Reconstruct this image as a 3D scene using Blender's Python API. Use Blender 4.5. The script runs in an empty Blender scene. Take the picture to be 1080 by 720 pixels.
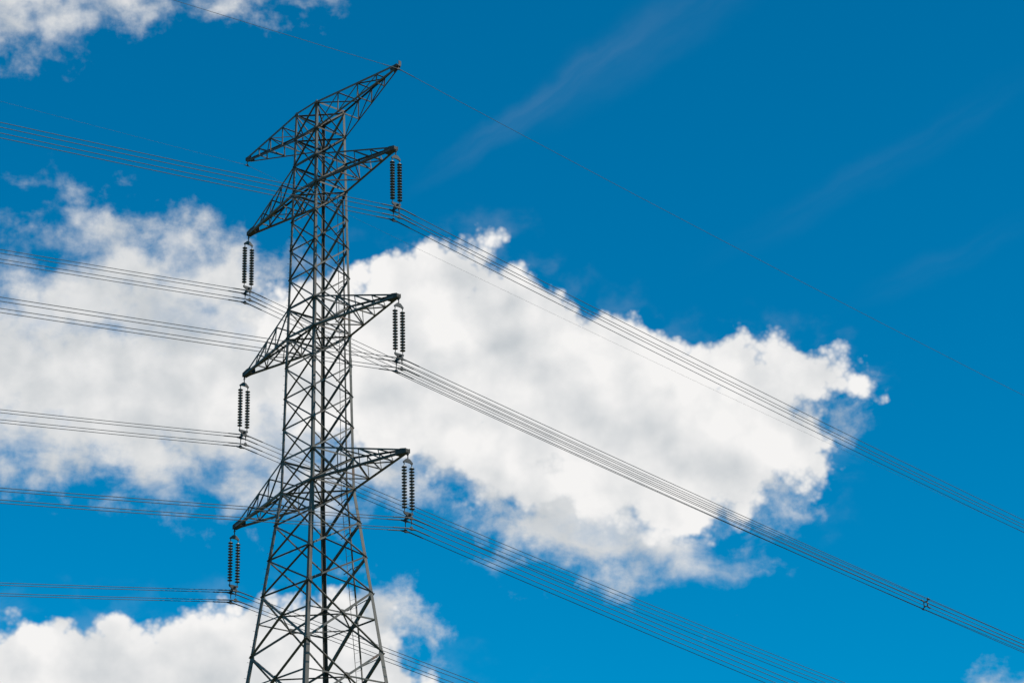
import bpy, math, random
from mathutils import Vector, Matrix
random.seed(7)
R = math.radians
D = bpy.data
scene = bpy.context.scene
COL = scene.collection

# ------------------------------------------------------------------ camera
GZ = 41.85                                   # height of the lowest cross-arm above the ground
CAM = Vector((91.72, -68.083, 1.6))
yaw, pitch, roll = 0.8437, 0.4007, -0.0278
w = Vector((-math.sin(yaw)*math.cos(pitch), math.cos(yaw)*math.cos(pitch), math.sin(pitch)))
r0 = Vector((math.cos(yaw), math.sin(yaw), 0)); u0 = r0.cross(w)
cr, sr = math.cos(roll), math.sin(roll)
r_ = cr*r0 + sr*u0; u_ = -sr*r0 + cr*u0
cam = D.objects.new('camera', D.cameras.new('camera')); COL.objects.link(cam)
cam.data.sensor_width = 36; cam.data.lens = 2496.3/1080*36
cam.data.clip_start = 0.5; cam.data.clip_end = 20000
cam.matrix_world = Matrix(((r_.x, u_.x, -w.x, CAM.x), (r_.y, u_.y, -w.y, CAM.y), (r_.z, u_.z, -w.z, CAM.z), (0, 0, 0, 1)))
scene.camera = cam

# ------------------------------------------------------------------ light and exposure
SUN_EL, SUN_AZ = R(47), math.atan2(0.93, 0.30)        # azimuth from +Y towards +X
SKY_STRENGTH = 0.125
SKY_TINT = (0.0, 0.70, 0.97, 1)
scene.view_settings.view_transform = 'Standard'
scene.view_settings.look = 'None'
scene.view_settings.gamma = 1
scene.view_settings.use_curve_mapping = False
scene.view_settings.exposure = 0.0
sun = D.objects.new('sun', D.lights.new('sun', 'SUN')); COL.objects.link(sun)
sun.data.energy = 4.6; sun.data.angle = R(0.5); sun.data.color = (1.0, 0.95, 0.86)
sd = Vector((math.sin(SUN_AZ)*math.cos(SUN_EL), math.cos(SUN_AZ)*math.cos(SUN_EL), math.sin(SUN_EL)))
sun.rotation_euler = sd.to_track_quat('Z', 'Y').to_euler()
sun.location = (60, 30, 120)

# ------------------------------------------------------------------ sky: Nishita and cumulus, laid out by azimuth and elevation
# cloud masses: (degrees right of azimuth -48.3, degrees above elevation 23, half-width, half-height, tilt)
CUMULUS = [
    (2.22, -1.69, 4.75, 2.18, -20.6), (-0.46, -0.22, 2.52, 2.07, -11.5), (-1.35, 1.41, 1.21, 0.96, -1.1), (-2.28, 0.96, 1.73, 1.38, -0.7),
    (-0.83, 2.09, 0.7, 0.6, -1.3), (-2.11, 1.83, 0.51, 0.46, -0.7), (0.6, 0.79, 1.38, 0.69, -26.9), (2.29, -0.2, 1.72, 0.73, -27.7),
    (3.49, -1.17, 1.81, 0.92, -23.1), (5.08, -2.98, 1.67, 1.41, -3.6), (6.56, -0.98, 1.39, 0.68, -16.4), (5.84, -1.66, 1.12, 0.91, -4.0),
    (7.92, -1.41, 0.49, 0.27, -24.9), (-1.64, -2.03, 1.4, 1.26, -1.1), (6.53, -2.85, 0.84, 1.41, -4.2), (-0.31, -3.2, 1.57, 0.82, -21.6),
    (7.19, -1.03, 0.99, 0.55, -19.7), (5.09, -1.02, 1.26, 0.59, -13.8), (5.65, -1.19, 1.13, 0.91, -4.0), (5.69, -2.11, 1.23, 1.37, -4.0),
    (3.06, -3.15, 2.46, 1.6, -22.9), (-3.21, 0.51, 1.38, 1.19, -0.3), (-2.76, -1.33, 1.59, 1.72, -0.6), (-4.81, 0.62, 1.6, 1.14, 0.4),
    (-4.35, -0.86, 1.59, 1.37, 0.1), (-9.86, -7.99, 3.15, 1.22, 1.2), (-7.96, -7.69, 1.28, 1.12, 0.7), (-10.33, -6.74, 0.47, 0.45, 1.6),
    (-9.37, -6.94, 0.55, 0.4, -28.8), (-11.23, -7.76, 1.04, 1.11, 1.6), (-7.32, -7.91, 2.35, 1.34, 0.4), (-6.48, -6.96, 1.19, 0.72, 0.3),
    (-4.75, -7.28, 1.84, 1.31, -0.3), (-4.32, -8.24, 1.94, 0.67, -0.5), (-3.56, -7.73, 1.19, 1.13, -30.7), (-8.2, -7.03, 0.64, 0.4, 0.8),
    (-3.02, -8.26, 0.97, 0.67, -20.8),
]
RAGGED = [
    (-6.61, -0.89, 3.38, 2.39, 1.0), (-9.5, -1.25, 3.99, 2.15, 2.2), (-9.95, -0.99, 2.88, 1.81, 2.4), (-11.51, -0.62, 2.2, 1.8, 3.1),
    (-8.9, 0.64, 2.48, 1.13, 2.2), (-8.02, 1.35, 1.82, 0.82, 11.9), (0.36, -3.22, 2.02, 1.49, -26.8), (1.54, -4.63, 2.33, 0.96, -22.3),
    (2.64, -4.86, 1.77, 0.68, -10.6), (1.85, -5.28, 1.1, 0.41, -2.3), (-1.64, -2.49, 1.24, 1.15, -1.1), (1.23, -3.94, 2.01, 1.14, -22.2),
    (5.98, -3.38, 0.8, 1.02, -4.0), (6.94, -1.86, 0.78, 0.46, -4.5), (-8.94, 1.5, 2.04, 1.13, -12.7), (-6.88, 1.38, 1.37, 1.02, 1.4),
    (-10.0, 2.4, 0.91, 0.54, -32.1), (-10.8, 2.62, 0.45, 0.2, -16.7), (-7.82, 2.22, 0.92, 0.59, -18.1), (-10.25, 0.57, 2.01, 1.13, 2.8),
    (-11.6, 0.95, 1.11, 0.67, 3.4), (-10.75, -2.61, 1.96, 0.72, 2.5), (-8.78, -2.76, 2.2, 0.63, 1.7), (-6.35, -2.48, 1.78, 0.82, 0.8),
    (-7.87, -3.46, 0.88, 0.23, 1.2), (-6.34, -3.16, 0.78, 0.55, 0.7), (-5.0, -3.38, 1.56, 0.68, 0.2), (-3.22, -2.93, 1.34, 0.69, -0.5),
    (-3.34, -6.9, 0.98, 0.9, -40.7), (-11.7, 8.19, 2.0, 0.88, 4.6), (-11.59, 8.29, 1.89, 0.75, 4.5), (-11.36, 8.35, 1.65, 0.66, 4.4),
    (-12.23, 7.29, 1.05, 0.62, 4.7), (-9.81, 8.15, 0.95, 0.58, -6.4), (-6.63, 8.54, 0.97, 0.36, 1.9), (-5.61, 8.52, 0.58, 0.22, 1.4),
    (11.26, -9.25, 0.62, 0.4, -4.9),
]
HOLES = [
    (-7.43, 0.34, 1.13, 0.55, -8.5), (-8.89, 0.41, 0.67, 0.23, 2.1), (-10.78, -1.94, 0.44, 0.23, 2.6), (-11.45, 0.17, 0.71, 0.36, 3.2),
    (-5.69, -2.13, 0.67, 0.68, 0.5), (2.1, -4.5, 0.75, 0.32, -12.5), (-1.44, -3.68, 0.58, 0.37, -1.2), (-5.52, 1.98, 0.32, 0.37, 0.8),
    (-10.12, 0.24, 0.67, 0.23, 2.7), (-3.67, -3.61, 0.56, 0.46, -0.4),
]

world = D.worlds.new('World'); scene.world = world; world.use_nodes = True
world.cycles.sampling_method = 'MANUAL'; world.cycles.sample_map_resolution = 256
scene.cycles.max_bounces = 3; scene.cycles.diffuse_bounces = 2; scene.cycles.glossy_bounces = 2
scene.cycles.use_adaptive_sampling = True; scene.cycles.adaptive_threshold = 0.02
NT = world.node_tree; NT.nodes.clear()

class V:
    """a socket with arithmetic"""
    def __init__(s, sock): s.s = sock
    def _m(a, op, b=None, c=None, clamp=False):
        n = NT.nodes.new('ShaderNodeMath'); n.operation = op; n.use_clamp = clamp
        for i, x in enumerate((a, b, c)):
            if x is None: continue
            if isinstance(x, V): NT.links.new(x.s, n.inputs[i])
            else: n.inputs[i].default_value = x
        return V(n.outputs[0])
    def __add__(a, b): return V._m(a, 'ADD', b)
    def __radd__(a, b): return V._m(a, 'ADD', b)
    def __sub__(a, b): return V._m(a, 'SUBTRACT', b)
    def __rsub__(a, b): return V._m(b, 'SUBTRACT', a)
    def __mul__(a, b): return V._m(a, 'MULTIPLY', b)
    def __rmul__(a, b): return V._m(a, 'MULTIPLY', b)
    def __truediv__(a, b): return V._m(a, 'DIVIDE', b)
    def abs(a): return V._m(a, 'ABSOLUTE')
    def max(a, b): return V._m(a, 'MAXIMUM', b)
    def min(a, b): return V._m(a, 'MINIMUM', b)
    def smax(a, b, k): return V._m(a, 'SMOOTH_MAX', b, k)
    def clamp(a): return V._m(a, 'ADD', 0.0, None, True)
    def pow(a, b): return V._m(a, 'POWER', b)

def step(v, lo, hi):
    n = NT.nodes.new('ShaderNodeMapRange'); n.interpolation_type = 'SMOOTHSTEP'
    NT.links.new(v.s, n.inputs['Value']); n.inputs['From Min'].default_value = lo; n.inputs['From Max'].default_value = hi
    return V(n.outputs['Result'])
def vadd(vec, off):
    n = NT.nodes.new('ShaderNodeVectorMath'); n.operation = 'ADD'; NT.links.new(vec, n.inputs[0])
    if isinstance(off, (tuple, list)): n.inputs[1].default_value = off
    else: NT.links.new(off, n.inputs[1])
    return n.outputs[0]
def vscale(vec, f):
    n = NT.nodes.new('ShaderNodeVectorMath'); n.operation = 'MULTIPLY'; NT.links.new(vec, n.inputs[0]); n.inputs[1].default_value = f if isinstance(f, (tuple, list)) else (f, f, f)
    return n.outputs[0]
def comb(x, y, z=0.0):
    n = NT.nodes.new('ShaderNodeCombineXYZ')
    for i, q in enumerate((x, y, z)):
        if isinstance(q, V): NT.links.new(q.s, n.inputs[i])
        else: n.inputs[i].default_value = q
    return n.outputs[0]
def noise(vec, scale, detail=5, rough=0.55, dist=0.0, out=0, lac=2.0, dim='2D'):
    n = NT.nodes.new('ShaderNodeTexNoise'); n.noise_dimensions = dim; NT.links.new(vec, n.inputs['Vector'])
    n.inputs['Scale'].default_value = scale; n.inputs['Detail'].default_value = detail
    n.inputs['Roughness'].default_value = rough; n.inputs['Distortion'].default_value = dist; n.inputs['Lacunarity'].default_value = lac
    return V(n.outputs[0]) if out == 0 else n.outputs[1]
def billow(vec, scale, detail=3, rough=0.55):
    n = NT.nodes.new('ShaderNodeTexVoronoi'); n.feature = 'SMOOTH_F1'; n.voronoi_dimensions = '2D'; NT.links.new(vec, n.inputs['Vector'])
    n.inputs['Scale'].default_value = scale; n.inputs['Detail'].default_value = detail
    n.inputs['Roughness'].default_value = rough; n.inputs['Lacunarity'].default_value = 2.2; n.inputs['Smoothness'].default_value = 0.3
    n.normalize = False
    return V(n.outputs['Distance'])
def mixc(f, a, b):
    n = NT.nodes.new('ShaderNodeMix'); n.data_type = 'RGBA'
    if isinstance(f, V): NT.links.new(f.s, n.inputs[0])
    else: n.inputs[0].default_value = f
    for s, x in ((n.inputs[6], a), (n.inputs[7], b)):
        if isinstance(x, tuple): s.default_value = x
        else: NT.links.new(x, s)
    return n.outputs[2]

tc = NT.nodes.new('ShaderNodeTexCoord')
sep = NT.nodes.new('ShaderNodeSeparateXYZ'); NT.links.new(tc.outputs['Generated'], sep.inputs[0])
dx, dy, dz = (V(sep.outputs[i]) for i in range(3))
az = V._m(dx, 'ARCTAN2', dy) * 57.29578
el = V._m(dz.min(0.99999).max(-0.99999), 'ARCSINE') * 57.29578
px = (az + 48.34) * 0.9207
py = el - 22.96
P = comb(px, py)                                        # degrees

# slow bending of the masses so none stays a plain oval
bend = vadd(noise(P, 0.55, 4, 0.55, out=1), (-0.5, -0.5, -0.5))
PW = vadd(P, vscale(bend, (0.8, 0.65, 0)))
fine = vadd(noise(P, 2.2, 5, 0.6, out=1), (-0.5, -0.5, -0.5))
PR = vadd(PW, vscale(fine, (1.3, 1.0, 0)))

def masses(vec, table, k):
    acc = None
    for cx, cy, rx, ry, ro in table:
        g = NT.nodes.new('ShaderNodeTexGradient'); g.gradient_type = 'SPHERICAL'
        t = g.texture_mapping; t.vector_type = 'TEXTURE'
        t.translation = (cx, cy, 0); t.rotation = (0, 0, R(ro)); q = min(rx, ry); S = 1 + 4.0/q; t.scale = (S*rx, S*ry, 1)
        NT.links.new(vec, g.inputs['Vector'])
        d = V(g.outputs['Fac'])._m('MULTIPLY_ADD', S*q, -4.0)
        acc = d if acc is None else acc.smax(d, k)
    return acc

baseA = masses(PW, CUMULUS, 0.25)
baseB = masses(PR, RAGGED, 0.3)
baseH = masses(PR, HOLES, 0.3)
P3 = comb(px + 3.7, py + 1.3)
bl = billow(P3, 0.8, 3, 0.5)
blb = billow(P3, 0.42, 2, 0.5)
bl2 = billow(vadd(P3, (0.40, 0.52, 0)), 0.42, 2, 0.5)     # the same billows a little nearer the sun
fb = noise(P3, 0.9, 7, 0.52)
fs1 = noise(P3, 0.45, 6, 0.48)
fb2 = noise(vadd(P3, (0.45, 0.6, 0)), 0.45, 6, 0.48)
big = noise(vadd(P3, (5, 9, 0)), 0.28, 4, 0.5)
sA = baseA + (0.50 - bl) * 0.68 + (fb - 0.5) * 0.42 + 0.20
wis = noise(vscale(P3, (0.75, 1.05, 1)), 1.0, 8, 0.52, 0.15)
sB = baseB + (wis - 0.5) * 2.4 + 0.10
# open sky beyond the photographed part carries scattered cloud too
away = step((px.abs() / 15.0).max(py.abs() / 10.5), 1.0, 1.5)
sC = (noise(tc.outputs['Generated'], 3.0, 6, 0.6, dim='3D') - 0.56) * 9.0 - (1.0 - away) * 6.0
aA = step(sA, -0.06, 0.30)
aB = step(sB.max(sC), -0.45, 1.05)
hole = 1.0 - step(baseH + (wis - 0.5) * 2.0, -0.2, 0.9) * 0.75
haloA = step(sA, -0.9, 0.6) * step(wis, 0.45, 0.75) * 0.15
# high thin streaks
def streak(x0, y0, ang, half_len, half_wid, amt):
    m = NT.nodes.new('ShaderNodeMapping'); m.vector_type = 'TEXTURE'
    NT.links.new(vadd(P, vscale(bend, (0.6, 0.6, 0))), m.inputs['Vector'])
    m.inputs['Location'].default_value = (x0, y0, 0); m.inputs['Rotation'].default_value = (0, 0, R(ang)); m.inputs['Scale'].default_value = (half_len, half_wid, 1)
    l = NT.nodes.new('ShaderNodeVectorMath'); l.operation = 'LENGTH'; NT.links.new(m.outputs[0], l.inputs[0])
    tex = noise(vscale(m.outputs[0], (1.2, 1.0, 1)), 1.2, 4, 0.5)
    return step(1.0 - V(l.outputs['Value']), 0.0, 0.9) * step(tex, 0.15, 0.80) * amt
ci = streak(0.9, 5.8, 32, 4.6, 0.5, 0.045) + streak(4.2, 7.4, 29, 5.5, 1.1, 0.028) + streak(9.2, 3.6, 24, 6.0, 0.6, 0.013) + streak(-11.6, 1.2, -20, 1.6, 0.5, 0.12) + streak(10.5, 1.2, 18, 3.2, 0.5, 0.011)
aA = aA * hole; aB = aB * (hole * 0.5 + 0.5)
alpha = (1.0 - (1.0 - aA) * (1.0 - aB) * (1.0 - haloA) * (1.0 - ci.min(0.6))).clamp()

# cloud brightness: billows facing the sun are white, their far sides, bellies and thick middles grey
massesY = -1.0 * (py + px * 0.33 + 1.0)      # down and left of the sunward edge of the big mass
thick = step(baseA.max(baseB * 0.6), 0.1, 2.6)
relief = (bl2 - blb) * 0.30 + (fs1 - fb2) * 0.9
belly = step(big, 0.36, 0.66)
low = step(massesY, -1.0, 3.2)
shade = (0.97 + relief + (0.42 - bl) * 0.20 * (1.0 - thick * 0.7) - thick * 0.14 - belly * thick * 0.36 - low * thick * 0.30).clamp()
ragshade = 1.0 - (1.0 - aA.max(step(sB, 0.6, 2.6))) * 0.34
cc = mixc((shade * ragshade).clamp(), (0.36, 0.42, 0.47, 1), (0.915, 0.905, 0.895, 1))

sky = NT.nodes.new('ShaderNodeTexSky'); sky.sky_type = 'NISHITA'; sky.sun_disc = False
sky.sun_elevation = SUN_EL; sky.sun_rotation = SUN_AZ
sky.altitude = 200; sky.air_density = 1.0; sky.dust_density = 0.3; sky.ozone_density = 1.5
tint = NT.nodes.new('ShaderNodeMix'); tint.data_type = 'RGBA'; tint.blend_type = 'MULTIPLY'; tint.inputs[0].default_value = 1
NT.links.new(sky.outputs[0], tint.inputs[6]); tint.inputs[7].default_value = SKY_TINT
b1 = NT.nodes.new('ShaderNodeBackground'); NT.links.new(tint.outputs[2], b1.inputs[0]); b1.inputs[1].default_value = SKY_STRENGTH
b2 = NT.nodes.new('ShaderNodeBackground'); NT.links.new(cc, b2.inputs[0]); b2.inputs[1].default_value = 1.0
mx = NT.nodes.new('ShaderNodeMixShader'); NT.links.new(alpha.s, mx.inputs[0]); NT.links.new(b1.outputs[0], mx.inputs[1]); NT.links.new(b2.outputs[0], mx.inputs[2])
out = NT.nodes.new('ShaderNodeOutputWorld'); NT.links.new(mx.outputs[0], out.inputs[0])

# ------------------------------------------------------------------ materials
def mat(name, col, rough=0.5, metal=0.0, var=0.25, scale=3.0, spec=0.5, rust=None, fine=None):
    m = D.materials.new(name); m.use_nodes = True; nt = m.node_tree; b = nt.nodes['Principled BSDF']
    tcn = nt.nodes.new('ShaderNodeTexCoord'); n = nt.nodes.new('ShaderNodeTexNoise')
    nt.links.new(tcn.outputs['Object'], n.inputs['Vector']); n.inputs['Scale'].default_value = scale; n.inputs['Detail'].default_value = 6
    mix = nt.nodes.new('ShaderNodeMix'); mix.data_type = 'RGBA'; nt.links.new(n.outputs[0], mix.inputs[0])
    mix.inputs[6].default_value = tuple(c*(1-var) for c in col)+(1,); mix.inputs[7].default_value = tuple(min(1, c*(1+var)) for c in col)+(1,)
    last = mix.outputs[2]
    if rust:
        n2 = nt.nodes.new('ShaderNodeTexNoise'); nt.links.new(tcn.outputs['Object'], n2.inputs['Vector']); n2.inputs['Scale'].default_value = 0.9; n2.inputs['Detail'].default_value = 8
        rp = nt.nodes.new('ShaderNodeMapRange'); nt.links.new(n2.outputs[0], rp.inputs[0]); rp.inputs[1].default_value = 0.60; rp.inputs[2].default_value = 0.72; rp.inputs[4].default_value = 0.7
        m2 = nt.nodes.new('ShaderNodeMix'); m2.data_type = 'RGBA'; nt.links.new(rp.outputs[0], m2.inputs[0]); nt.links.new(last, m2.inputs[6]); m2.inputs[7].default_value = rust+(1,)
        last = m2.outputs[2]
    if rust:                                               # bars came from different batches and weathered differently
        oi = nt.nodes.new('ShaderNodeObjectInfo'); hv = nt.nodes.new('ShaderNodeMapRange'); nt.links.new(oi.outputs['Random'], hv.inputs[0])
        hv.inputs[3].default_value = 0.62; hv.inputs[4].default_value = 1.45
        hs = nt.nodes.new('ShaderNodeHueSaturation'); nt.links.new(hv.outputs[0], hs.inputs['Value']); nt.links.new(last, hs.inputs['Color']); last = hs.outputs[0]
    nt.links.new(last, b.inputs['Base Color'])
    rr = nt.nodes.new('ShaderNodeMapRange'); nt.links.new(n.outputs[0], rr.inputs[0]); rr.inputs[3].default_value = rough-0.1; rr.inputs[4].default_value = min(1, rough+0.12)
    nt.links.new(rr.outputs[0], b.inputs['Roughness'])
    b.inputs['Metallic'].default_value = metal
    b.inputs['Specular IOR Level'].default_value = spec
    return m
STEEL = mat('galvanised_steel', (0.092, 0.082, 0.070), 0.5, 0.15, 0.35, 2.5, rust=(0.12, 0.06, 0.035), spec=0.3)
PLATE = mat('weathered_plate', (0.045, 0.041, 0.034), 0.6, 0.0, 0.35, 4.0, spec=0.3)
FITTING = mat('forged_fittings', (0.055, 0.05, 0.045), 0.5, 0.2, 0.3, 12.0)
WIRE = mat('stranded_aluminium', (0.062, 0.062, 0.062), 0.55, 0.3, 0.15, 1.0)
ROD = mat('wrapped_rods', (0.07, 0.07, 0.07), 0.5, 0.5, 0.15, 4.0)
GLAZE = mat('brown_grey_porcelain', (0.055, 0.048, 0.042), 0.3, 0.0, 0.25, 8.0)
CAPM = mat('pale_cap_metal', (0.42, 0.42, 0.39), 0.45, 0.3, 0.2, 20.0)
CONC = mat('concrete', (0.34, 0.33, 0.31), 0.9, 0.0, 0.25, 3.0)

# ------------------------------------------------------------------ ground
def ground():
    n = 60; S = 6000.0
    vs = []; fs = []
    def c(i): t = (i/n)*2-1; return math.copysign(abs(t)**2.2, t)*S
    for j in range(n+1):
        for i in range(n+1):
            x, y = c(i), c(j); d = math.hypot(x, y)
            vs.append((x, y, (0.0 if d < 220 else 2.0*math.sin(x*0.004)*math.cos(y*0.0033)*min(1, (d-220)/400)) - 0.0))
    for j in range(n):
        for i in range(n):
            a = j*(n+1)+i; fs.append((a, a+1, a+n+2, a+n+1))
    me = D.meshes.new('ground'); me.from_pydata(vs, [], fs); o = D.objects.new('ground', me); COL.objects.link(o); o['kind'] = 'structure'
    m = D.materials.new('meadow'); m.use_nodes = True; nt = m.node_tree; b = nt.nodes['Principled BSDF']
    t = nt.nodes.new('ShaderNodeTexCoord'); a1 = nt.nodes.new('ShaderNodeTexNoise'); a1.inputs['Scale'].default_value = 0.06; a1.inputs['Detail'].default_value = 10; a1.inputs['Roughness'].default_value = 0.7
    nt.links.new(t.outputs['Object'], a1.inputs['Vector'])
    rp = nt.nodes.new('ShaderNodeValToRGB'); nt.links.new(a1.outputs[0], rp.inputs[0])
    rp.color_ramp.elements[0].position = 0.35; rp.color_ramp.elements[0].color = (0.035, 0.06, 0.018, 1)
    rp.color_ramp.elements[1].position = 0.68; rp.color_ramp.elements[1].color = (0.14, 0.13, 0.06, 1)
    nt.links.new(rp.outputs[0], b.inputs['Base Color']); b.inputs['Roughness'].default_value = 0.95
    bp = nt.nodes.new('ShaderNodeBump'); a2 = nt.nodes.new('ShaderNodeTexNoise'); a2.inputs['Scale'].default_value = 5; a2.inputs['Detail'].default_value = 8; nt.links.new(t.outputs['Object'], a2.inputs['Vector'])
    nt.links.new(a2.outputs[0], bp.inputs['Height']); bp.inputs['Distance'].default_value = 0.1; nt.links.new(bp.outputs[0], b.inputs['Normal'])
    me.materials.append(m)
    for p in me.polygons: p.use_smooth = True
ground()

# ------------------------------------------------------------------ mesh helpers
class MB:
    def __init__(s): s.v = []; s.f = []; s.sm = []
    def add(s, vs, fs, smooth=False):
        b = len(s.v); s.v += [tuple(p) for p in vs]; s.f += [tuple(i+b for i in f) for f in fs]; s.sm += [smooth]*len(fs)
    def build(s, name, material, parent=None):
        me = D.meshes.new(name); me.from_pydata(s.v, [], s.f); me.materials.append(material)
        me.polygons.foreach_set('use_smooth', s.sm); me.update()
        o = D.objects.new(name, me); COL.objects.link(o)
        if parent: o.parent = parent
        return o
def frame(p0, p1, n):
    p0, p1 = Vector(p0), Vector(p1); d = (p1-p0).normalized(); n = Vector(n); n = (n - d*n.dot(d))
    if n.length < 1e-4: n = d.orthogonal()
    n.normalize(); a = d.cross(n)
    return p0, p1, d, a, n
def angle(mb, p0, p1, n, size, t=None, flip=1, ext=0.0, size2=None):
    """an L-section bar: one flange lies square to n, the other runs back along -n"""
    p0, p1, d, a, n = frame(p0, p1, n); a = a*flip; t = t or max(0.010, size*0.11); s2 = size2 or size
    p0 = p0 - d*ext; p1 = p1 + d*ext
    h = size/2
    prof = [(-h, 0), (h, 0), (h, -t), (-h+t, -t), (-h+t, -s2), (-h, -s2)]
    vs = [p + a*x + n*y for p in (p0, p1) for x, y in prof]
    fs = [(i, (i+1) % 6, 6+(i+1) % 6, 6+i) for i in range(6)] + [(5, 4, 3, 2, 1, 0), (6, 7, 8, 9, 10, 11)]
    if flip < 0: fs = [f[::-1] for f in fs]
    mb.add(vs, fs)
def leg_angle(mb, p0, p1, sx, sy, s, t=0.022):
    """corner leg: heel outwards at the corner (sx, sy), flanges along the two faces"""
    p0, p1 = Vector(p0), Vector(p1)
    prof = [(0, 0), (-sx*s, 0), (-sx*s, -sy*t), (-sx*t, -sy*t), (-sx*t, -sy*s), (0, -sy*s)]
    vs = [p + Vector((x, y, 0)) for p in (p0, p1) for x, y in prof]
    fs = [(i, (i+1) % 6, 6+(i+1) % 6, 6+i) for i in range(6)] + [(5, 4, 3, 2, 1, 0), (6, 7, 8, 9, 10, 11)]
    if sx*sy < 0: fs = [f[::-1] for f in fs]
    mb.add(vs, fs)
def plate(mb, pts, n, t):
    n = Vector(n).normalized(); k = len(pts); pts = [Vector(p) for p in pts]
    vs = [p + n*t/2 for p in pts] + [p - n*t/2 for p in pts]
    fs = [tuple(range(k)), tuple(range(2*k-1, k-1, -1))] + [(i, i+k, (i+1) % k+k, (i+1) % k) for i in range(k)]
    mb.add(vs, fs)
def tube(mb, pts, rad, seg=8, caps=True):
    pts = [Vector(p) for p in pts]; n = len(pts); rads = rad if isinstance(rad, (list, tuple)) else [rad]*n
    ref = Vector((1, 0, 0)) if abs((pts[-1]-pts[0]).normalized().x) < 0.9 else Vector((0, 0, 1))
    vs = []
    for i, p in enumerate(pts):
        d = (pts[min(i+1, n-1)] - pts[max(i-1, 0)]).normalized(); a = (ref - d*ref.dot(d)).normalized(); b = d.cross(a)
        for k in range(seg):
            th = 2*math.pi*k/seg; vs.append(p + (a*math.cos(th)+b*math.sin(th))*rads[i])
    fs = [(i*seg+k, i*seg+(k+1) % seg, (i+1)*seg+(k+1) % seg, (i+1)*seg+k) for i in range(n-1) for k in range(seg)]
    if caps: fs += [tuple(range(seg-1, -1, -1)), tuple((n-1)*seg+k for k in range(seg))]
    mb.add(vs, fs, True)
def lathe(mb, c, prof, seg=20):
    vs = [(c[0]+r*math.cos(2*math.pi*k/seg), c[1]+r*math.sin(2*math.pi*k/seg), c[2]+z) for r, z in prof for k in range(seg)]
    n = len(prof)
    fs = [(i*seg+k, (i+1)*seg+k, (i+1)*seg+(k+1) % seg, i*seg+(k+1) % seg) for i in range(n-1) for k in range(seg)]
    fs += [tuple(range(seg)), tuple((n-1)*seg+k for k in range(seg-1, -1, -1))]
    mb.add(vs, fs, True)
def box(mb, c, s):
    x, y, z = (q/2 for q in s)
    vs = [(c[0]+a*x, c[1]+b*y, c[2]+d*z) for a in (-1, 1) for b in (-1, 1) for d in (-1, 1)]
    mb.add(vs, [(0, 1, 3, 2), (4, 6, 7, 5), (0, 4, 5, 1), (2, 3, 7, 6), (0, 2, 6, 4), (1, 5, 7, 3)])
def empty(name, loc, label, cat, group=None):
    o = D.objects.new(name, None); COL.objects.link(o); o.location = loc; o['label'] = label; o['category'] = cat
    if group: o['group'] = group
    return o

# ------------------------------------------------------------------ the lattice tower
TOWER = empty('transmission_tower', (0, 0, 0), 'tall grey steel lattice pylon with eight cross-arms', 'transmission tower')
Z = dict(T1t=21.707, T1l=20.163, A2t=18.525, A2l=16.904, A=15.207, B=13.526, C=11.821, A3t=10.133, A3l=8.5, D=6.803, E=5.091, F=3.392,
         A4t=1.681, A4l=0.0, G0=-1.778, G1=-3.603, G2=-5.485, G3=-8.576)
Z = {k: v+GZ for k, v in Z.items()}
def hw(z):
    q = z-GZ
    return 1.3556+(0.957-1.3556)*q/21.707 if q >= 0 else 1.3556+(2.3412-1.3556)*q/-8.576
levels = sorted(Z.values(), reverse=True) + [GZ-12.0, GZ-16.2, GZ-21.2, GZ-27.2, GZ-34.0, 0.45]
CORN = [(-1, -1), (1, -1), (1, 1), (-1, 1)]
def cn(c, z, inset=0.0): h = hw(z)-inset; return Vector((c[0]*h, c[1]*h, z))
def legsize(z): return 0.135 if z > Z['A3t'] else (0.15 if z > Z['A4l'] else (0.18 if z > Z['G3'] else 0.22))
for c in CORN:
    mb = MB()
    for i in range(len(levels)-1):
        leg_angle(mb, cn(c, levels[i+1]), cn(c, levels[i]), c[0], c[1], legsize(levels[i]-0.1))
    for z in (Z['B'], Z['D']):       # splice plates
        s = legsize(z)*0.95
        p = cn(c, z)
        box(mb, (p.x-c[0]*s/2, p.y+c[1]*0.008, z), (s, 0.014, 0.8)); box(mb, (p.x+c[0]*0.008, p.y-c[1]*s/2, z), (0.014, s, 0.8))
    # gussets where the bracing meets the leg
    for z in levels[:-1]:
        s = 0.34 if z > Z['A4l']-0.1 else 0.42
        p = cn(c, z)
        g = s*0.55
        for ax in (0, 1):
            o = Vector((0, c[1]*-0.012, 0)) if ax == 0 else Vector((c[0]*-0.012, 0, 0))
            e = Vector((-c[0], 0, 0)) if ax == 0 else Vector((0, -c[1], 0))
            pts = [p+o+e*0.02+Vector((0, 0, s*0.5)), p+o+e*g+Vector((0, 0, s*0.28)), p+o+e*g*1.1+Vector((0, 0, -s*0.28)), p+o+e*0.02-Vector((0, 0, s*0.5))]
            nn = Vector((0, 1, 0)) if ax == 0 else Vector((1, 0, 0))
            plate(mb, pts, nn, 0.012)
    # step bolts on one leg
    if c == (-1, -1):
        z = 3.0; k = 0
        while z < Z['T1t']-0.3:
            p = cn(c, z)
            if k % 2: tube(mb, [p+Vector((0.05, 0.0, 0)), p+Vector((0.05, -0.16, 0))], 0.009, 5)
            else: tube(mb, [p+Vector((0, 0.05, 0)), p+Vector((-0.16, 0.05, 0))], 0.009, 5)
            z += 0.4; k += 1
    mb.build('leg', STEEL, TOWER)

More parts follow.
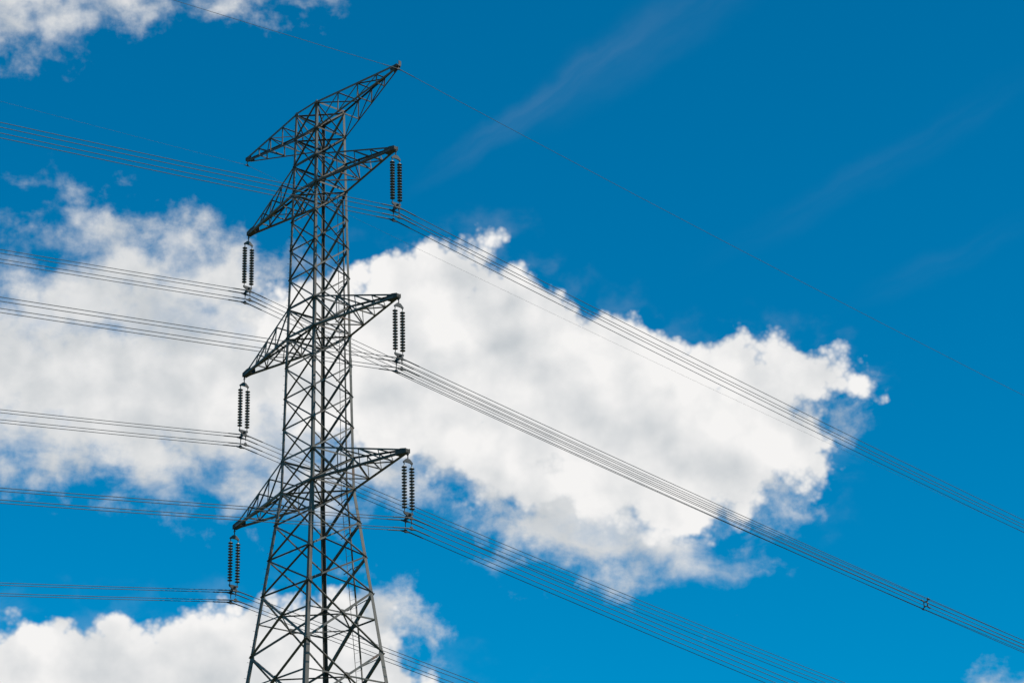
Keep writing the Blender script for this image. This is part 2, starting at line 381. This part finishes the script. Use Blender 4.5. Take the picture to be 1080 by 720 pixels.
faces = [((-1, -1), (1, -1), (0, -1, 0)), ((1, -1), (1, 1), (1, 0, 0)), ((1, 1), (-1, 1), (0, 1, 0)), ((-1, 1), (-1, -1), (-1, 0, 0))]
for fi, (ca, cb, n) in enumerate(faces):
    n = Vector(n)
    for i in range(len(levels)-1):
        zt, zb = levels[i], levels[i+1]
        if zb < 1: zb = 0.6
        mb = MB(); s = 0.085 if zt > Z['A4l']+0.1 else (0.10 if zt > Z['G2']+.1 else 0.12)
        # one diagonal bolted outside the leg flange, the other inside
        A_, B_ = (cb, ca) if fi in (0, 3) else (ca, cb)
        angle(mb, cn(A_, zb)+n*0.016, cn(B_, zt)+n*0.016, n, s*(0.8, 0.85, 0.85, 1.0)[fi], flip=-1 if fi in (0, 3) else 1)
        angle(mb, cn(B_, zb)-n*0.030, cn(A_, zt)-n*0.030, -n, s*(1.3, 1.0, 1.1, 0.6)[fi], flip=1 if fi in (0, 3) else -1)
        if zt-zb > 2.5:
            # crossing point and mid-height struts with short stays
            ha, hb = hw(zb), hw(zt); t = ha/(ha+hb); zc = zb+(zt-zb)*t
            ctr = (cn(ca, zc)+cn(cb, zc))/2
            for cc_ in (ca, cb):
                angle(mb, cn(cc_, zc)-n*0.05, ctr-n*0.05, n, 0.07)
            plate(mb, [ctr-n*0.035+Vector((0, 0, 0.16))+ (cn(ca, zc)-ctr).normalized()*0.1, ctr-n*0.035+Vector((0, 0, 0.16))-(cn(ca, zc)-ctr).normalized()*0.1,
                       ctr-n*0.035-Vector((0, 0, 0.16))-(cn(ca, zc)-ctr).normalized()*0.1, ctr-n*0.035-Vector((0, 0, 0.16))+(cn(ca, zc)-ctr).normalized()*0.1], n, 0.01)
            if zt-zb > 4.5:
                for cc_ in (ca, cb):
                    q1 = cn(cc_, zc+(zt-zc)*0.5); q2 = ctr + (cn(cc_, zt)-ctr)*0.5
                    angle(mb, q1-n*0.05, q2-n*0.05, n, 0.055)
                    q1 = cn(cc_, zb+(zc-zb)*0.5); q2 = ctr + (cn(cc_, zb)-ctr)*0.5
                    angle(mb, q1-n*0.05, q2-n*0.05, n, 0.055)
        mb.build('bracing_panel', STEEL, TOWER)

# horizontal rings and plan bracing at the cross-arm levels
for k in ('T1t', 'T1l', 'A2t', 'A2l', 'A3t', 'A3l', 'A4t', 'A4l'):
    mb = MB(); z = Z[k]; s = 0.11
    for ca, cb, n in faces:
        angle(mb, cn(ca, z)+Vector(n)*0.05, cn(cb, z)+Vector(n)*0.05, n, s if n[1] else s*0.8)
    if k[-1] == 'l' or k == 'T1t':
        angle(mb, cn(CORN[0], z-0.03), cn(CORN[2], z-0.03), (0, 0, 1), 0.07)
        angle(mb, cn(CORN[1], z-0.07), cn(CORN[3], z-0.07), (0, 0, -1), 0.07)
    mb.build('horizontal_frame', STEEL, TOWER)
zc = None
for zt, zb in ((levels[16], levels[17]), (levels[17], levels[18])):
    ha, hb = hw(zb), hw(zt); z = zb+(zt-zb)*ha/(ha+hb); mb = MB()
    mids = [Vector((0, -hw(z), z)), Vector((hw(z), 0, z)), Vector((0, hw(z), z)), Vector((-hw(z), 0, z))]
    for i in range(4): angle(mb, mids[i]-Vector((0, 0, 0.05)), mids[(i+1) % 4]-Vector((0, 0, 0.05)), (0, 0, 1), 0.06)
    mb.build('horizontal_frame', STEEL, TOWER)

# cross-arms
ARM = {'T1': (6.848, 'T1t', 'T1l'), 'A2': (6.568, 'A2l', 'A2t'), 'A3': (6.711, 'A3l', 'A3t'), 'A4': (7.333, 'A4l', 'A4t')}
def cross_arm(key, side):
    L, kflat, kslope = ARM[key]; zf, zs = Z[kflat], Z[kslope]; up = 1 if zs > zf else -1
    arm = D.objects.new('cross_arm', None); COL.objects.link(arm); arm.parent = TOWER; arm.location = (side*hw(zf), 0, zf)
    O = Vector(arm.location); big = key != 'T1'
    tipx = side*(L-0.12)
    ends = {}
    for sy in (-1, 1):
        ends['f', sy] = (Vector((side*hw(zf), sy*hw(zf), zf)), Vector((tipx, sy*0.11, zf)))
        ends['s', sy] = (Vector((side*hw(zs), sy*hw(zs), zs)), Vector((tipx-side*(0.30 if big else 0.1), sy*0.10, zf+up*0.17)))
    def at(k, sy, t): a, b = ends[k, sy]; return a+(b-a)*t
    for (k, sy), (a, b) in ends.items():
        mb = MB(); sz = ((0.11 if sy < 0 else 0.14) if k == 'f' else 0.085) if big else ((0.12 if sy < 0 else 0.075) if k == 'f' else 0.07)
        angle(mb, a-O, b-O, (0, sy, 0), sz, flip=side*sy*(1 if k == 'f' else -1)*up)
        mb.build('chord', STEEL, arm)
    st = [0.0, 0.28, 0.52, 0.74] if big else [0.0, 0.27, 0.52, 0.76]
    bs = 0.055 if big else 0.05
    for sy in (-1, 1):                                     # upright side bracing
        mb = MB(); n = (0, sy, 0); o = Vector((0, -sy*0.02, 0))
        for i in range(1, len(st)):
            angle(mb, at('f', sy, st[i])-O+o, at('s', sy, st[i])-O+o, n, bs)
            angle(mb, at('s', sy, st[i-1])-O+o*1.6, at('f', sy, st[i])-O+o*1.6, n, bs*1.1)
        mb.build('side_bracing', STEEL, arm)
    for k, nm in (('f', 'flat_bracing'), ('s', 'sloping_bracing')):
        mb = MB(); n = (0, 0, (-1 if k == 'f' else 1)*up); 
        for i in range(1, len(st)):
            o = Vector((0, 0, 0.015))
            angle(mb, at(k, -1, st[i])-O+o, at(k, 1, st[i])-O+o, n, bs)
            if k == 's':
                mb.build('strut', STEEL, arm); mb = MB(); continue
            a, b = (-1, 1) if i % 2 else (1, -1)
            angle(mb, at(k, a, st[i-1])-O-o, at(k, b, st[i])-O-o, n, bs)
        if k == 'f': mb.build(nm, STEEL, arm)
    mb = MB()                                              # joined plates at the tip
    if big:
        for sy in (-1, 1):
            y = sy*0.135
            pts = [Vector((tipx-side*0.7, y*1.15, zf-0.06)), Vector((tipx+side*0.14, y*0.9, zf-0.10)), Vector((tipx+side*0.14, y*0.9, zf+0.12)), Vector((tipx-side*0.25, y, zf+0.22)), Vector((tipx-side*0.65, y*1.15, zf+0.24))]
            plate(mb, [p-O for p in pts], (0, 1, 0), 0.016)
        plate(mb, [Vector((tipx-side*0.6, -0.18, zf-0.07))-O, Vector((tipx+side*0.14, -0.13, zf-0.07))-O, Vector((tipx+side*0.14, 0.13, zf-0.07))-O, Vector((tipx-side*0.6, 0.18, zf-0.07))-O], (0, 0, 1), 0.016)
        box(mb, Vector((tipx+side*0.12, 0, zf-0.0))-O, (0.02, 0.25, 0.2))
        box(mb, Vector((side*L, 0, zf-0.14))-O, (0.09, 0.03, 0.14))
    else:
        for sy in (-1, 1):
            y = sy*0.12
            pts = [Vector((tipx-side*0.45, y, zf+0.06)), Vector((tipx+side*0.12, y, zf+0.06)), Vector((tipx+side*0.12, y, zf-0.10)), Vector((tipx-side*0.4, y, zf-0.26))]
            plate(mb, [p-O for p in pts], (0, 1, 0), 0.014)
        box(mb, Vector((side*L-side*0.02, 0, zf-0.05))-O, (0.10, 0.22, 0.12))
    mb.build('tip_plate', PLATE, arm)
    return arm
for key in ARM:
    for side in (1, -1): cross_arm(key, side)

# climbing ladder inside the far right face
mb = MB(); 
def lad(z, x):
    q = z-GZ; dx_ = 0.0 if q > 0 else 0.016*q
    return Vector((x+dx_, hw(z)-0.05, z))
zs_ = [z for z in levels if z < Z['A2l']+0.1 and z > 3]+[2.4]
for i in range(len(zs_)-1):
    tube(mb, [lad(zs_[i], 0.74), lad(zs_[i+1], 0.74)], 0.045, 6)
    tube(mb, [lad(zs_[i], 0.27), lad(zs_[i+1], 0.27)], 0.016, 6)
z = 2.6
while z < Z['A2l']:
    tube(mb, [lad(z, 0.74), lad(z, 0.27)], 0.008, 4, False); z += 0.45
for z in zs_[:-1]:
    z -= 0.35; a = lad(z, 0.74); 
    tube(mb, [a+Vector((0.0, 0.04, 0)), Vector((hw(z)-0.04, hw(z)-0.04, z+0.12))], 0.025, 6)
    tube(mb, [a, a+Vector((-0.2, 0, 0.02)), lad(z, 0.27)+Vector((0, 0, -0.10)), lad(z, 0.27)+Vector((-0.3, 0, -0.12))], 0.026, 6)
mb.build('ladder', STEEL, TOWER)

for i, c in enumerate(CORN):
    mb = MB(); p = cn(c, 0.3)
    lathe(mb, (0, 0, 0), [(0.62, -0.2), (0.6, 0.42), (0.55, 0.47)], 24)
    o = mb.build('concrete_footing', CONC); o.location = (p.x, p.y, 0.0)
    o['label'] = 'round concrete pier footing under a pylon leg'; o['category'] = 'footing'; o['group'] = 'footings under the pylon legs'

# ------------------------------------------------------------------ insulators
SIDE = {1: 'right', -1: 'left'}
TIER = {'A2': 'upper', 'A3': 'middle', 'A4': 'lowest'}
PITCH = 0.158
def make_insulator(label):
    t = empty('insulator_assembly', (0, 0, 0), label, 'insulator', 'twin insulator strings hanging from the cross-arms')
    mb = MB()
    tube(mb, [(0, 0, -0.12), (0, 0, -0.50)], 0.028, 8)
    tube(mb, [(-0.07, 0, -0.20), (0.07, 0, -0.20)], 0.03, 8)
    mb.build('shackle', FITTING, t)
    mb = MB()
    plate(mb, [(0, -0.30, -0.60), (0, -0.27, -0.68), (0, -0.12, -0.62), (0, 0.12, -0.62), (0, 0.27, -0.68), (0, 0.30, -0.60), (0, 0.10, -0.42), (0, -0.10, -0.42)], (1, 0, 0), 0.07)
    mb.build('top_yoke', FITTING, t)
    z0 = -0.80
    disc = None
    for sy in (-1, 1):
        mb = MB()
        tube(mb, [(0, sy*0.235, -0.60), (0, sy*0.235, z0+0.02)], 0.022, 8)
        tube(mb, [(0, sy*0.235, z0), (0, sy*0.235, z0-14*PITCH)], 0.022, 8)
        tube(mb, [(0, sy*0.235, z0-14*PITCH), (0, sy*0.235, z0-14*PITCH-0.22)], 0.022, 8)
        s = mb.build('insulator_string', FITTING, t)
        for i in range(14):
            if disc is None:
                mb = MB()
                lathe(mb, (0, 0, 0), [(0.03, 0.004), (0.048, 0.0), (0.052, -0.03), (0.060, -0.050), (0.100, -0.060), (0.132, -0.078), (0.138, -0.095), (0.130, -0.112), (0.112, -0.094), (0.098, -0.110), (0.085, -0.094), (0.070, -0.112), (0.056, -0.094), (0.035, -0.12), (0.028, -0.15)], 22)
                d = mb.build('insulator_disc', GLAZE, s)
                d.data.materials.append(CAPM)
                for p in d.data.polygons:
                    if p.center.z > -0.05 and math.hypot(p.center.x, p.center.y) < 0.062: p.material_index = 1
                disc = d
            else:
                d = disc.copy(); COL.objects.link(d); d.parent = s
            d.location = (0, sy*0.235, z0-i*PITCH)
    zb = z0-14*PITCH-0.20
    mb = MB()
    plate(mb, [(0, -0.30, zb+0.05), (0, 0.30, zb+0.05), (0, 0.27, zb-0.05), (0, 0.06, zb-0.16), (0, -0.06, zb-0.16), (0, -0.27, zb-0.05)], (1, 0, 0), 0.06)
    mb.build('bottom_yoke', FITTING, t)
    mb = MB()
    plate(mb, [(-0.25, 0, zb-0.17), (-0.25, 0, zb-0.10), (-0.10, 0, zb-0.04), (0.10, 0, zb-0.04), (0.25, 0, zb-0.10), (0.25, 0, zb-0.17), (0.16, 0, zb-0.30), (-0.16, 0, zb-0.30)], (0, 1, 0), 0.03)
    for sx in (-1, 1):
        tube(mb, [(sx*0.20, 0, zb-0.15), (sx*0.235, 0, zb-0.46), (sx*0.225, 0, zb-0.62)], 0.022, 8)
        tube(mb, [(sx*0.14, 0, zb-0.28), (sx*0.235, 0, zb-0.50)], 0.018, 8)
    mb.build('bundle_yoke', FITTING, t)
    for sx in (-1, 1):
        for dz_ in (UPZ, LOZ):
            mb = MB(); c = (sx*0.225, 0, dz_)
            tube(mb, [(c[0], y, c[2]-0.9*y*y-0.02-0.05*max(0, 1-abs(y)*6)) for y in (-0.24, -0.17, -0.08, 0, 0.08, 0.17, 0.24)], [0.02, 0.034, 0.045, 0.05, 0.045, 0.034, 0.02], 8)
            tube(mb, [(c[0], 0, c[2]+0.01), (c[0], 0, c[2]+0.11)], 0.028, 6)
            box(mb, (c[0], 0, c[2]+0.045), (0.06, 0.16, 0.03))
            mb.build('suspension_clamp', FITTING, t)
    return t
UPZ, LOZ = -3.50, -4.03
def dup(o, parent=None):
    c = o.copy(); COL.objects.link(c); c.parent = parent
    for ch in list(o.children): dup(ch, c)
    return c
first = None
TIPZ = {k: Z[ARM[k][1]] for k in ARM}
for key in ('A2', 'A3', 'A4'):
    for side in (1, -1):
        lab = f'twin strings of dark discs hanging from the {TIER[key]} {SIDE[side]} arm'
        if first is None: first = make_insulator(lab); o = first
        else: o = dup(first); o['label'] = lab
        o.location = (side*ARM[key][0], 0, TIPZ[key])

# ------------------------------------------------------------------ conductors
SLOPE = {('A2', 1): (.124, .1475), ('A2', -1): (.130, .150), ('A3', 1): (.130, .145), ('A3', -1): (.142, .147), ('A4', 1): (.150, .156), ('A4', -1): (.158, .150)}
SPAN = 500.0
def zoff(y, sl, sr_):
    s = sr_ if y > 0 else sl
    return -s*abs(y) + s/SPAN*y*y
def ys():
    a = [0, .3, .8, 1.6, 3, 5, 8, 12, 17, 23, 30, 38, 47, 57, 70, 85, 105, 130, 160, 200, 250, 300, 350, 400, 450, 500]
    return [-q for q in a[:0:-1]] + a
def wire(x, z0, sl, sr_, rad, label, group, rod=1.15, nm='conductor'):
    mb = MB(); tube(mb, [(0, y, zoff(y, sl, sr_)) for y in ys()], rad, 6)
    o = mb.build(nm, WIRE); o.location = (x, 0, z0); o['label'] = label; o['category'] = 'power line'; o['group'] = group
    mb = MB(); yy = [-rod+2*rod*i/24 for i in range(25)]
    tube(mb, [(0, y, zoff(y, sl, sr_)) for y in yy], [rad*(1.15 if i in (0, 24) else 1.9) for i in range(25)], 8)
    mb.build('armour_rods', ROD, o)
    return o
for (key, side), (sl, sr_) in SLOPE.items():
    for sx in (1, -1):
        for dz_, nm in ((UPZ, 'top'), (LOZ, 'bottom')):
            x = side*ARM[key][0]+sx*0.225
            wire(x, TIPZ[key]+dz_, sl, sr_, 0.0165,
                 f'{nm} {"near" if sx > 0 else "far"} wire of the four-wire bundle under the {TIER[key]} {SIDE[side]} arm', 'bundled conductors')
for side, sl, sr_ in ((1, .082, .128), (-1, .082, .134)):
    z0 = TIPZ['T1']-(0.24 if side > 0 else 0.36)
    wire(side*ARM['T1'][0], z0, sl, sr_, 0.011 if side > 0 else 0.005, f'thin single wire running past the tip of the top {SIDE[side]} arm', 'earth wires at the top', 1.1, 'earth_wire')
    t = empty('wire_clamp', (side*ARM['T1'][0], 0, z0), f'small clamp holding the thin wire at the top {SIDE[side]} arm tip', 'clamp')
    mb = MB(); tube(mb, [(0, y, -0.02-0.9*y*y) for y in (-.16, -.08, 0, .08, .16)], [.02, .035, .045, .035, .02], 8)
    mb.build('clamp_body', FITTING, t)
    mb = MB(); tube(mb, [(0, 0, 0.0), (0, 0, 0.16 if side > 0 else 0.26)], 0.022, 6); box(mb, (0, 0, 0.04), (0.06, 0.10, 0.05))
    if side > 0: box(mb, (0.04, 0.05, 0.34), (0.03, 0.16, 0.26)); box(mb, (0.02, 0.0, 0.19), (0.1, 0.2, 0.06))
    mb.build('hanger', FITTING, t)

# bundle spacer out on the middle right bundle
def spacer(key, side, y):
    sl, sr_ = SLOPE[key, side]
    t = empty('bundle_spacer', (side*ARM[key][0], y, TIPZ[key]+(UPZ+LOZ)/2+zoff(y, sl, sr_)), 'small square spacer frame clamped on the wires far right of the pylon', 'spacer')
    mb = MB(); q = [(-.13, 0, .15), (.13, 0, .15), (.13, 0, -.15), (-.13, 0, -.15), (-.13, 0, .15)]
    for a, b in zip(q, q[1:]): tube(mb, [a, b], 0.032, 8)
    mb.build('spacer_frame', ROD, t)
    for sx in (-1, 1):
        for sz in (-1, 1):
            mb = MB(); tube(mb, [(sx*.12, 0, sz*.14), (sx*.225, 0, sz*.265)], 0.03, 8); tube(mb, [(sx*.225, -.09, sz*.265+.09*sr_), (sx*.225, .09, sz*.265-.09*sr_)], 0.05, 8)
            mb.build('spacer_arm', ROD, t)
spacer('A3', 1, 39.7)
